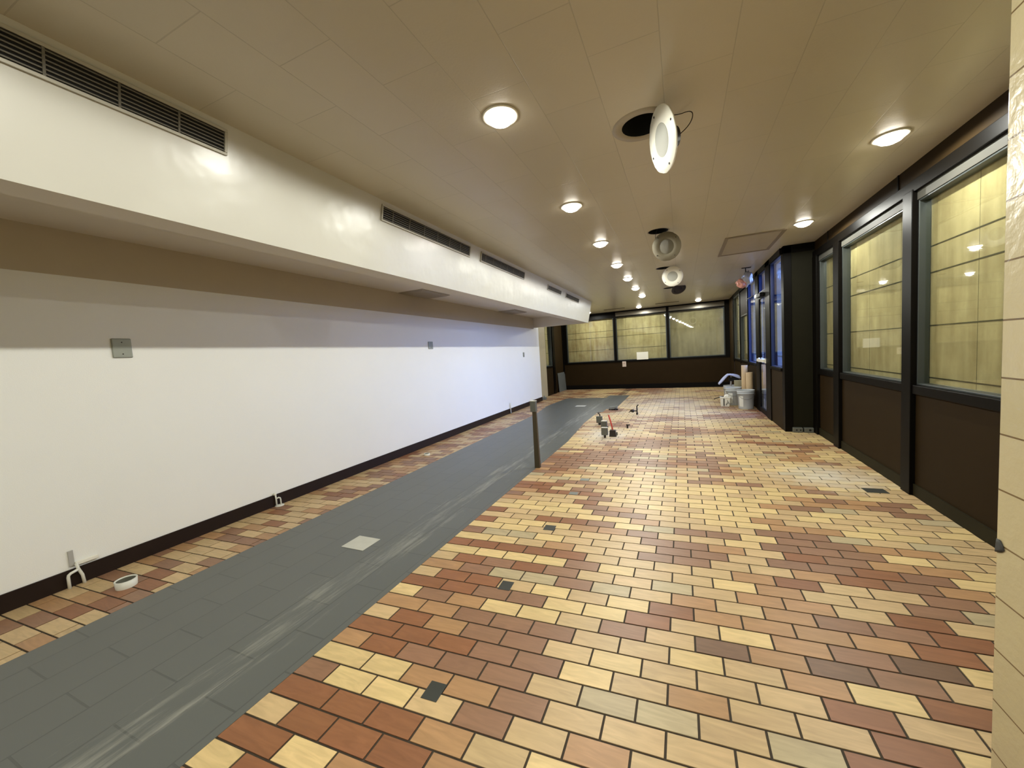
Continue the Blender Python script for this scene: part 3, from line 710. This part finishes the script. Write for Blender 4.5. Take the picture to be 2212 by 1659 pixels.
b = MB(); b.tube([(.0, -.012, .078), (.0, .012, .08), (.0, .026, .072), (.0, .03, .055), (.0, .03, .0)], .0065, 12); b.build('loop', pvc, root)
b = MB(); b.lathe([(.042, 0), (.040, .006), (.02, .010)], (.005, .01, 0), seg=20); b.build('base', pvc, root)
b = MB(); b.lathe([(.013, 0), (.015, .01), (.012, .022), (.004, .028)], (-.012, -.014, .11), seg=14); b.build('cap', pvc, root)
root = thing('pipe_stub', (X0, 8.1, 0), 'thin upright white pipe stub by the far part of the left baseboard', 'pipe', 'pipe stubs along the left baseboard')
b = MB(); b.tube([(0, 0, 0), (0, 0, .15), (0, .01, .25)], .012, 12); b.build('pipe', pvc, root)
b = MB(); b.lathe([(.022, 0), (.022, .02), (.012, .03)], seg=14); b.build('base', grey_metal, root)

for (x, y, r_, h_, lab) in ((-3.325, 1.145, .056, .048, 'open white pipe collar on the floor tiles nearest the viewer'), (-3.35, 4.40, .042, .03, 'low white pipe collar on the floor, farther along the left strip')):
    root = thing('pipe_collar', (x, y, 0), lab, 'pipe collar', 'pipe collars set in the floor')
    b = MB(); b.lathe([(r_*.93, 0), (r_, h_), (r_*.88, h_), (r_*.86, .014)], seg=40, cap0=False, cap1=False, jag=.02); b.build('ring', pvc, root)
    b = MB(); b.lathe([(r_*.865, .012), (r_*.875, h_*.86), (r_*.83, h_*.86), (r_*.80, .022), (.003, .020)], seg=32); b.build('inside', mat('dark_pipe_inside', (0.09, 0.09, 0.065), .8), root)  # dark lining and bottom inside the collar
b = MB(); b.box(-.06, .06, -.05, .05, 0, .07); b.cyl((.0, 0, .05), (.0, 0, .12), .02)
o = b.build('floor_box', grey_metal, bevel=.006); o.location = (-3.72, 10.62, 0); tag(o, 'small grey metal box on the floor at the foot of the tan pier', 'box')

# ------------------------------------------------------------------ things on the floor
Z45 = lambda a: Matrix.Rotation(math.radians(a), 3, 'Z')
b = MB(); b.box(-.105, .105, -.09, .09, 0, .003)
o = b.build('floor_plate', mat('pale_metal_plate', (0.50, 0.50, 0.44), .5, var=.12, nscale=14), bevel=.001); o.location = (-2.235, 2.06, .0012); tag(o, 'pale square plate on the grey painted floor near the viewer', 'floor plate')
b = MB(); b.box(-.12, .12, -.10, .10, 0, .003)
o = b.build('floor_plate', mat('pale_metal_plate_far', (0.50, 0.50, 0.44), .5)); o.location = (-2.31, 9.25, .0012); tag(o, 'pale plate at the far end of the grey painted floor', 'floor plate')
dp = mat('dark_slate_plate', (0.035, 0.038, 0.032), .45, var=.15)
for x, y, hx, hy, m_, lab in ((-.95, 1.17, .036, .042, dp, 'dark square plug plate in the floor tiles nearest the viewer'), (-.97, 1.91, .036, .042, dp, 'dark square plug plate, second along the floor tiles'), (-.96, 2.69, .042, .042, dp, 'dark square plug plate, third along the floor tiles'),
        (-.97, 3.44, .04, .035, grey_metal, 'worn grey patch plate, fourth along the floor tiles'), (-.96, 3.85, .045, .035, grey_metal, 'worn grey patch plate, fifth and farthest along the tiles'), (1.455, 4.10, .075, .055, dp, 'dark rectangular drain cover near the right windows')):
    b = MB(); b.box(-hx, hx, -hy, hy, 0, .002, rot=Z45(3), c=(0, 0, 0))
    o = b.build('plug_plate', m_, bevel=.004); o.location = (x, y, 0); tag(o, lab, 'floor plate', 'plates along the floor tiles' if x < 0 else None)

root = thing('service_post', (-1.59, 4.16, 0), 'slim dark steel post with grey box standing on the edge of the grey lane', 'post')
b = MB(); b.rings([[(-.030, -.022, 0), (.034, -.022, 0), (.034, .022, 0), (-.030, .022, 0)], [(-.022, -.018, .68), (.024, -.018, .68), (.024, .018, .68), (-.022, .018, .68)]], smooth=False); b.build('pole', mat('brown_steel', (0.075, 0.06, 0.035), .4, metal=.4), root, bevel=.003)
b = MB(); b.box(-.040, .026, -.03, .03, .665, .79); b.build('switch_box', box_metal, root, bevel=.004)
b = MB(); b.box(-.040, .026, -.03, .03, .7905, .793); b.build('box_lid', white_plastic, root)
b = MB(); b.tube([(-.025, 0, .79), (-.027, 0, .82)], .0035, 8); b.build('wire_end', pvc, root)

def jbox(name, x, y, parts, label, cat='junction box'):
    root = thing(name, (x, y, 0), label, cat)
    for pn, m_, fn in parts:
        q = MB(); fn(q); q.build(pn, m_, root, bevel=.003)
    return root
lidm = mat('bright_metal_edge', (0.62, 0.60, 0.52), .35, metal=.2)
jbox('junction_box', -1.105, 5.82, [('stem', dark_metal, lambda q: q.cyl((0, 0, 0), (0, 0, .045), .014, .02)), ('box', box_metal, lambda q: q.box(-.046, .046, -.028, .028, .045, .155)), ('lid', lidm, lambda q: q.box(-.046, .046, -.028, .028, .1555, .162))], 'grey metal junction box on a short stem, nearest, left of the red conduit')
jbox('junction_box', -1.15, 6.05, [('stem', dark_metal, lambda q: q.cyl((0, 0, 0), (0, 0, .09), .012)), ('box', box_metal, lambda q: q.box(-.045, .045, -.035, .035, .09, .215)), ('lid', lidm, lambda q: q.box(-.043, .043, -.035, .035, .2155, .222)), ('lug', dark_metal, lambda q: q.box(.045, .065, -.006, .006, .12, .132))], 'taller grey junction box standing right behind the nearest one')
jbox('junction_box', -1.385, 6.86, [('stem', dark_metal, lambda q: q.cyl((.0, 0, 0), (0, 0, .04), .022)), ('box', box_metal, lambda q: q.box(-.05, .05, -.035, .035, .04, .155)), ('cable', dark_metal, lambda q: q.tube([(.01, 0, .15), (.01, 0, .185), (-.01, 0, .205), (-.025, 0, .215)], .011, 8))], 'dark grey junction box with a bent cable on top, beside the grey lane')
jbox('conduit_outlet', -1.005, 5.94, [('base', dark_metal, lambda q: q.rings([[(-.05, -.04, 0), (.055, -.04, 0), (.055, .04, 0), (-.05, .04, 0)], [(-.04, -.035, .10), (.04, -.035, .10), (.04, .035, .10), (-.04, .035, .10)]], smooth=False)),
        ('conduit', red_plastic, lambda q: q.tube([(.0, .01, .09), (-.012, .01, .16), (-.03, .012, .24), (-.055, .015, .33)], .011, 12)), ('clip', box_metal, lambda q: q.box(.055, .075, -.02, .0, .02, .07))], 'dark floor outlet with a red conduit rising from it', 'conduit')
jbox('floor_fixture', -1.42, 8.62, [('foot', dark_metal, lambda q: q.box(-.10, .10, -.03, .03, .0, .025)), ('plate', grey_metal, lambda q: q.box(-.08, .085, -.05, .05, .025, .075, rot=Matrix.Rotation(math.radians(-8), 3, 'Y'))), ('bolt', dark_metal, lambda q: q.cyl((.05, -.06, .0), (.05, -.06, .05), .012))], 'flat grey metal fixture lying on tiles beyond the boxes', 'fixture')
jbox('pipe_valve', -.855, 8.0, [('pipe', dark_metal, lambda q: q.tube([(.0, 0, 0), (0, 0, .13), (.0, 0, .17), (.02, 0, .19), (.03, 0, .2)], .012, 12)), ('valve', dark_metal, lambda q: q.lathe([(.01, -.085), (.03, -.05), (.034, -.02), (.012, 0), (.012, .05)], (-.05, 0, .075), (1, 0, 0), 12)), ('handle', mat('brass_handle', (0.4, 0.3, 0.14), .5), lambda q: q.box(-.20, -.09, -.008, .008, .095, .108)), ('spout', dark_metal, lambda q: q.tube([(-.05, 0, .07), (-.14, 0, .06), (-.16, 0, .04)], .008, 8)), ('flange', dark_metal, lambda q: q.cyl((0, 0, 0), (0, 0, .04), .022, .018))], 'dark upright pipe with side valve rising from the tiles', 'pipe valve')
jbox('pipe_tee', -.87, 6.6, [('stem', dark_metal, lambda q: q.cyl((0, 0, 0), (0, 0, .05), .015)), ('arm', dark_metal, lambda q: q.tube([(-.02, 0, .055), (.045, 0, .055)], .010, 10))], 'tiny dark pipe tee sticking out of the tiles', 'pipe')

# electrical boxes at the foot of the column
for i, (x0, x1, lab) in enumerate(((1.405, 1.52, 'grey outlet box at the column foot, left one'), (1.535, 1.645, 'grey outlet box at the column foot, right one'))):
    root = thing('outlet_box', ((x0+x1)/2, YC-.03, 0), lab, 'outlet box')
    h = (x1-x0)/2
    b = MB(); b.box(-h, h, -.02, .04, .0, .068); b.build('box', box_metal, root, bevel=.006)
    for dx in ((-.015, .03) if i == 0 else (.012,)):
        b = MB(); b.lathe([(.010 if i == 0 else .015, 0), (.010 if i == 0 else .015, .003)], (dx, -.0195, .036), (0, -1, 0), 14); b.build('socket', black_void, root)

# ------------------------------------------------------------------ buckets and tubes by the door
def bucket(x, y, label, ang):
    root = thing('plastic_bucket', (x, y, 0), label, 'bucket', 'pale plastic buckets by the door')
    b = MB(); b.lathe([(.125, 0), (.129, .01), (.145, .30), (.152, .302), (.153, .312), (.146, .315), (.148, .335), (.156, .337), (.156, .347), (.149, .35), (.150, .365), (.154, .367), (.154, .373), (.146, .373), (.128, .02), (.02, .018)], seg=44, cap1=True); b.build('body', bucket_grey, root)
    b = MB(); n = 10; a0 = ang
    for k in range(n):
        u0_, u1_ = a0+k*.062, a0+(k+1)*.062
        rr = lambda z: .1275+(.145-.129)/.29*z+.0025
        b.face([(rr(.05)*math.cos(u0_), rr(.05)*math.sin(u0_), .05), (rr(.05)*math.cos(u1_), rr(.05)*math.sin(u1_), .05), (rr(.26)*math.cos(u1_), rr(.26)*math.sin(u1_), .26), (rr(.26)*math.cos(u0_), rr(.26)*math.sin(u0_), .26)])
    b.build('sticker', mat('pale_sticker', (0.66, 0.66, 0.60), .5), root)
    b = MB(); pts = [(.157*math.cos(t_), .157*math.sin(t_), .30-.10*math.sin((t_-(-2.9))/2.6*math.pi)) for t_ in [(-2.9+2.6*i/14) for i in range(15)]]
    b.tube(pts, .003, 6); b.build('handle', grey_metal, root)
bucket(1.135, 8.78, 'grey plastic bucket standing in front, nearest the glass door', -2.65)
bucket(.985, 9.33, 'grey plastic bucket in the middle of the three', -2.45)
bucket(.985, 9.80, 'grey plastic bucket at the back with a rag hanging above it', -2.6)
for x, y, r_, h_, lab in ((1.165, 9.13, .056, .84, 'tall cardboard tube standing between the buckets'), (1.235, 9.02, .062, .70, 'shorter wider cardboard tube standing beside the tall one')):
    root = thing('cardboard_tube', (x, y, 0), lab, 'tube', 'cardboard tubes by the door')
    b = MB(); b.lathe([(r_, 0), (r_, h_), (r_*.9, h_), (r_*.9, h_-.05)], seg=30); b.build('tube', cardboard, root)
root = thing('paint_tub', (.80, 9.12, 0), 'small white tub with black marks and a brush on it', 'tub')
b = MB(); b.rings([[(-.075, -.075, 0), (.075, -.075, 0), (.075, .075, 0), (-.075, .075, 0)], [(-.085, -.085, .17), (.085, -.085, .17), (.085, .085, .17), (-.085, .085, .17)], [(-.094, -.094, .172), (.094, -.094, .172), (.094, .094, .172), (-.094, .094, .172)], [(-.094, -.094, .2), (.094, -.094, .2), (.094, .094, .2), (-.094, .094, .2)]], smooth=False); b.build('body', white_plastic, root, bevel=.01)
b = MB()
b.box(-.035, -.018, -.0915, -.083, .02, .17); b.box(.02, .032, -.088, -.08, .03, .09, rot=Matrix.Rotation(.4, 3, 'Y')); b.box(.045, .055, -.090, -.08, .06, .13, rot=Matrix.Rotation(-.35, 3, 'Y'))
b.build('black_marks', mat('black_ink', (.01, .01, .01), .6), root)
b = MB(); b.tube([(-.02, -.02, .21), (-.10, -.03, .195), (-.21, -.04, .155)], .009, 8); b.build('brush_handle', dark_metal, root)
b = MB(); b.rings([[(-.03, -.05, .2), (.07, -.05, .2), (.07, .05, .2), (-.03, .05, .2)], [(.01, -.04, .245), (.06, -.04, .25), (.06, .04, .25), (.01, .04, .245)]], smooth=False); b.build('rag_lump', white_plastic, root, bevel=.01)
# block and tool with a rag, above the back buckets
root = thing('trowel_handle', (.97, 9.80, 0), 'dark trowel standing upright in the back bucket', 'trowel')
b = MB(); b.tube([(.0, 0, .02), (.01, 0, .35), (.02, 0, .47), (.02, 0, .612)], .018, 12); b.build('shaft', mat('mottled_shaft', (.35, .33, .32), .5, var=.5, nscale=30), root)
b = MB(); b.box(-.03, .17, -.04, .04, .465, .55); b.build('blade', black_void, root, bevel=.02)
b = MB(); nx, ny = 18, 6
G = []
for i in range(nx+1):
    u_ = i/nx; x = -.235+.43*u_
    z = .62 + (.045*math.sin(min(1, (u_)/.55)*math.pi/2*1.0) if u_ > .3 else 0)
    if u_ < .42: z = .66-.21*((.42-u_)/.42)**1.1
    elif u_ > .42: z = .66-.07*((u_-.42)/.58)**2
    row = []
    for j in range(ny+1):
        v_ = j/ny-.5; wd = .07+.10*min(1, u_*2.2)
        row.append(b.bm.verts.new((x, v_*wd*1.4, z-abs(v_)*.05+.012*math.sin(9*u_+7*v_))))
    G.append(row)
for i in range(nx):
    for j in range(ny): b.bm.faces.new((G[i][j], G[i+1][j], G[i+1][j+1], G[i][j+1])).smooth = True
o = b.build('rag', mat('pale_blue_rag', (.42, .46, .66), .8, var=.1)); o.location = (.97, 9.80, -.02)
sm = o.modifiers.new('solid', 'SOLIDIFY'); sm.thickness = .026
tag(o, 'pale blue rag draped over the dark trowel above the back bucket', 'rag')
b = MB(); b.box(-.085, .085, -.045, .045, 0, .50); o = b.build('wooden_offcut', mat('khaki_board', (.34, .31, .2), .7), bevel=.003); o.location = (1.11, 9.56, 0); tag(o, 'short khaki board standing behind the middle bucket', 'board')

# ------------------------------------------------------------------ things on the far wall, leaning sheet, hanging bag
b = MB(); fx(b, -1.36, -1.0, -.032, -.030, .955, 1.20)
tag(b.build('paper_sheet', mat('white_paper', (.82, .81, .72), .7)), 'white paper stuck to the bottom of the middle far window', 'paper')
root = thing('thermostat', (-1.775, yf(-1.775), .83), 'small pale control plate on the brown panel under the far windows', 'control plate')
b = MB(); b.box(-.062, .062, -.02, -.001, -.09, .09); b.build('plate', mat('pinkish_plate', (.62, .52, .44), .5, var=.1, nscale=40), root, bevel=.006)
b = MB(); b.box(-.03, .03, -.024, -.020, .0, .05); b.build('dial', mat('pinkish_dial', (.5, .36, .3), .5), root)
b = MB(); b.box(-.006, .006, -.42, .42, 0, .655)
o = b.build('metal_sheet', grey_metal, bevel=.001); o.location = (XL2+.055, 13.0, .0); o.rotation_euler = (0, math.radians(-3), 0)
tag(o, 'grey metal sheet leaning on the brown panel in the far left corner', 'metal sheet')

root = thing('wrapped_lamp', (1.03, 7.93, ZC), 'red and clear plastic bag wrapped round a fitting hanging near the door', 'plastic bag')
def blob(c, rx, ry, rz, amp, seed, rot=None):
    q = MB(); bmesh.ops.create_icosphere(q.bm, subdivisions=4, radius=1)
    for v in q.bm.verts:
        d = v.co.copy(); k = 1+amp*mnoise.noise(d*2.2+Vector((seed, 0, 0)))+amp*.5*mnoise.noise(d*6+Vector((0, seed, 0)))
        p = Vector((d.x*rx*k, d.y*ry*k, d.z*rz*k))
        if rot: p = rot @ p
        v.co = p+Vector(c)
    for f in q.bm.faces: f.smooth = True
    return q
bagc = mat('cloudy_plastic', (.50, .50, .52), .25, var=.2); bagr = mat('salmon_plastic', (.62, .28, .22), .3, var=.15)
bagc.node_tree.nodes['Principled BSDF'].inputs['Transmission Weight'].default_value = .35
blob((.045, 0, -.20), .085, .08, .125, .35, 2.0, Matrix.Rotation(math.radians(12), 3, 'Y')).build('clear_bag', bagc, root)
blob((-.035, -.01, -.265), .085, .07, .075, .3, 5.0, Matrix.Rotation(math.radians(25), 3, 'Y')).build('red_bag', bagr, root)
b = MB(); b.cyl((.03, 0, 0), (.03, 0, -.12), .008); b.build('stem', dark_metal, root)
b = MB(); b.box(-.03, .11, -.02, .02, -.01, 0); b.build('canopy', dark_metal, root)
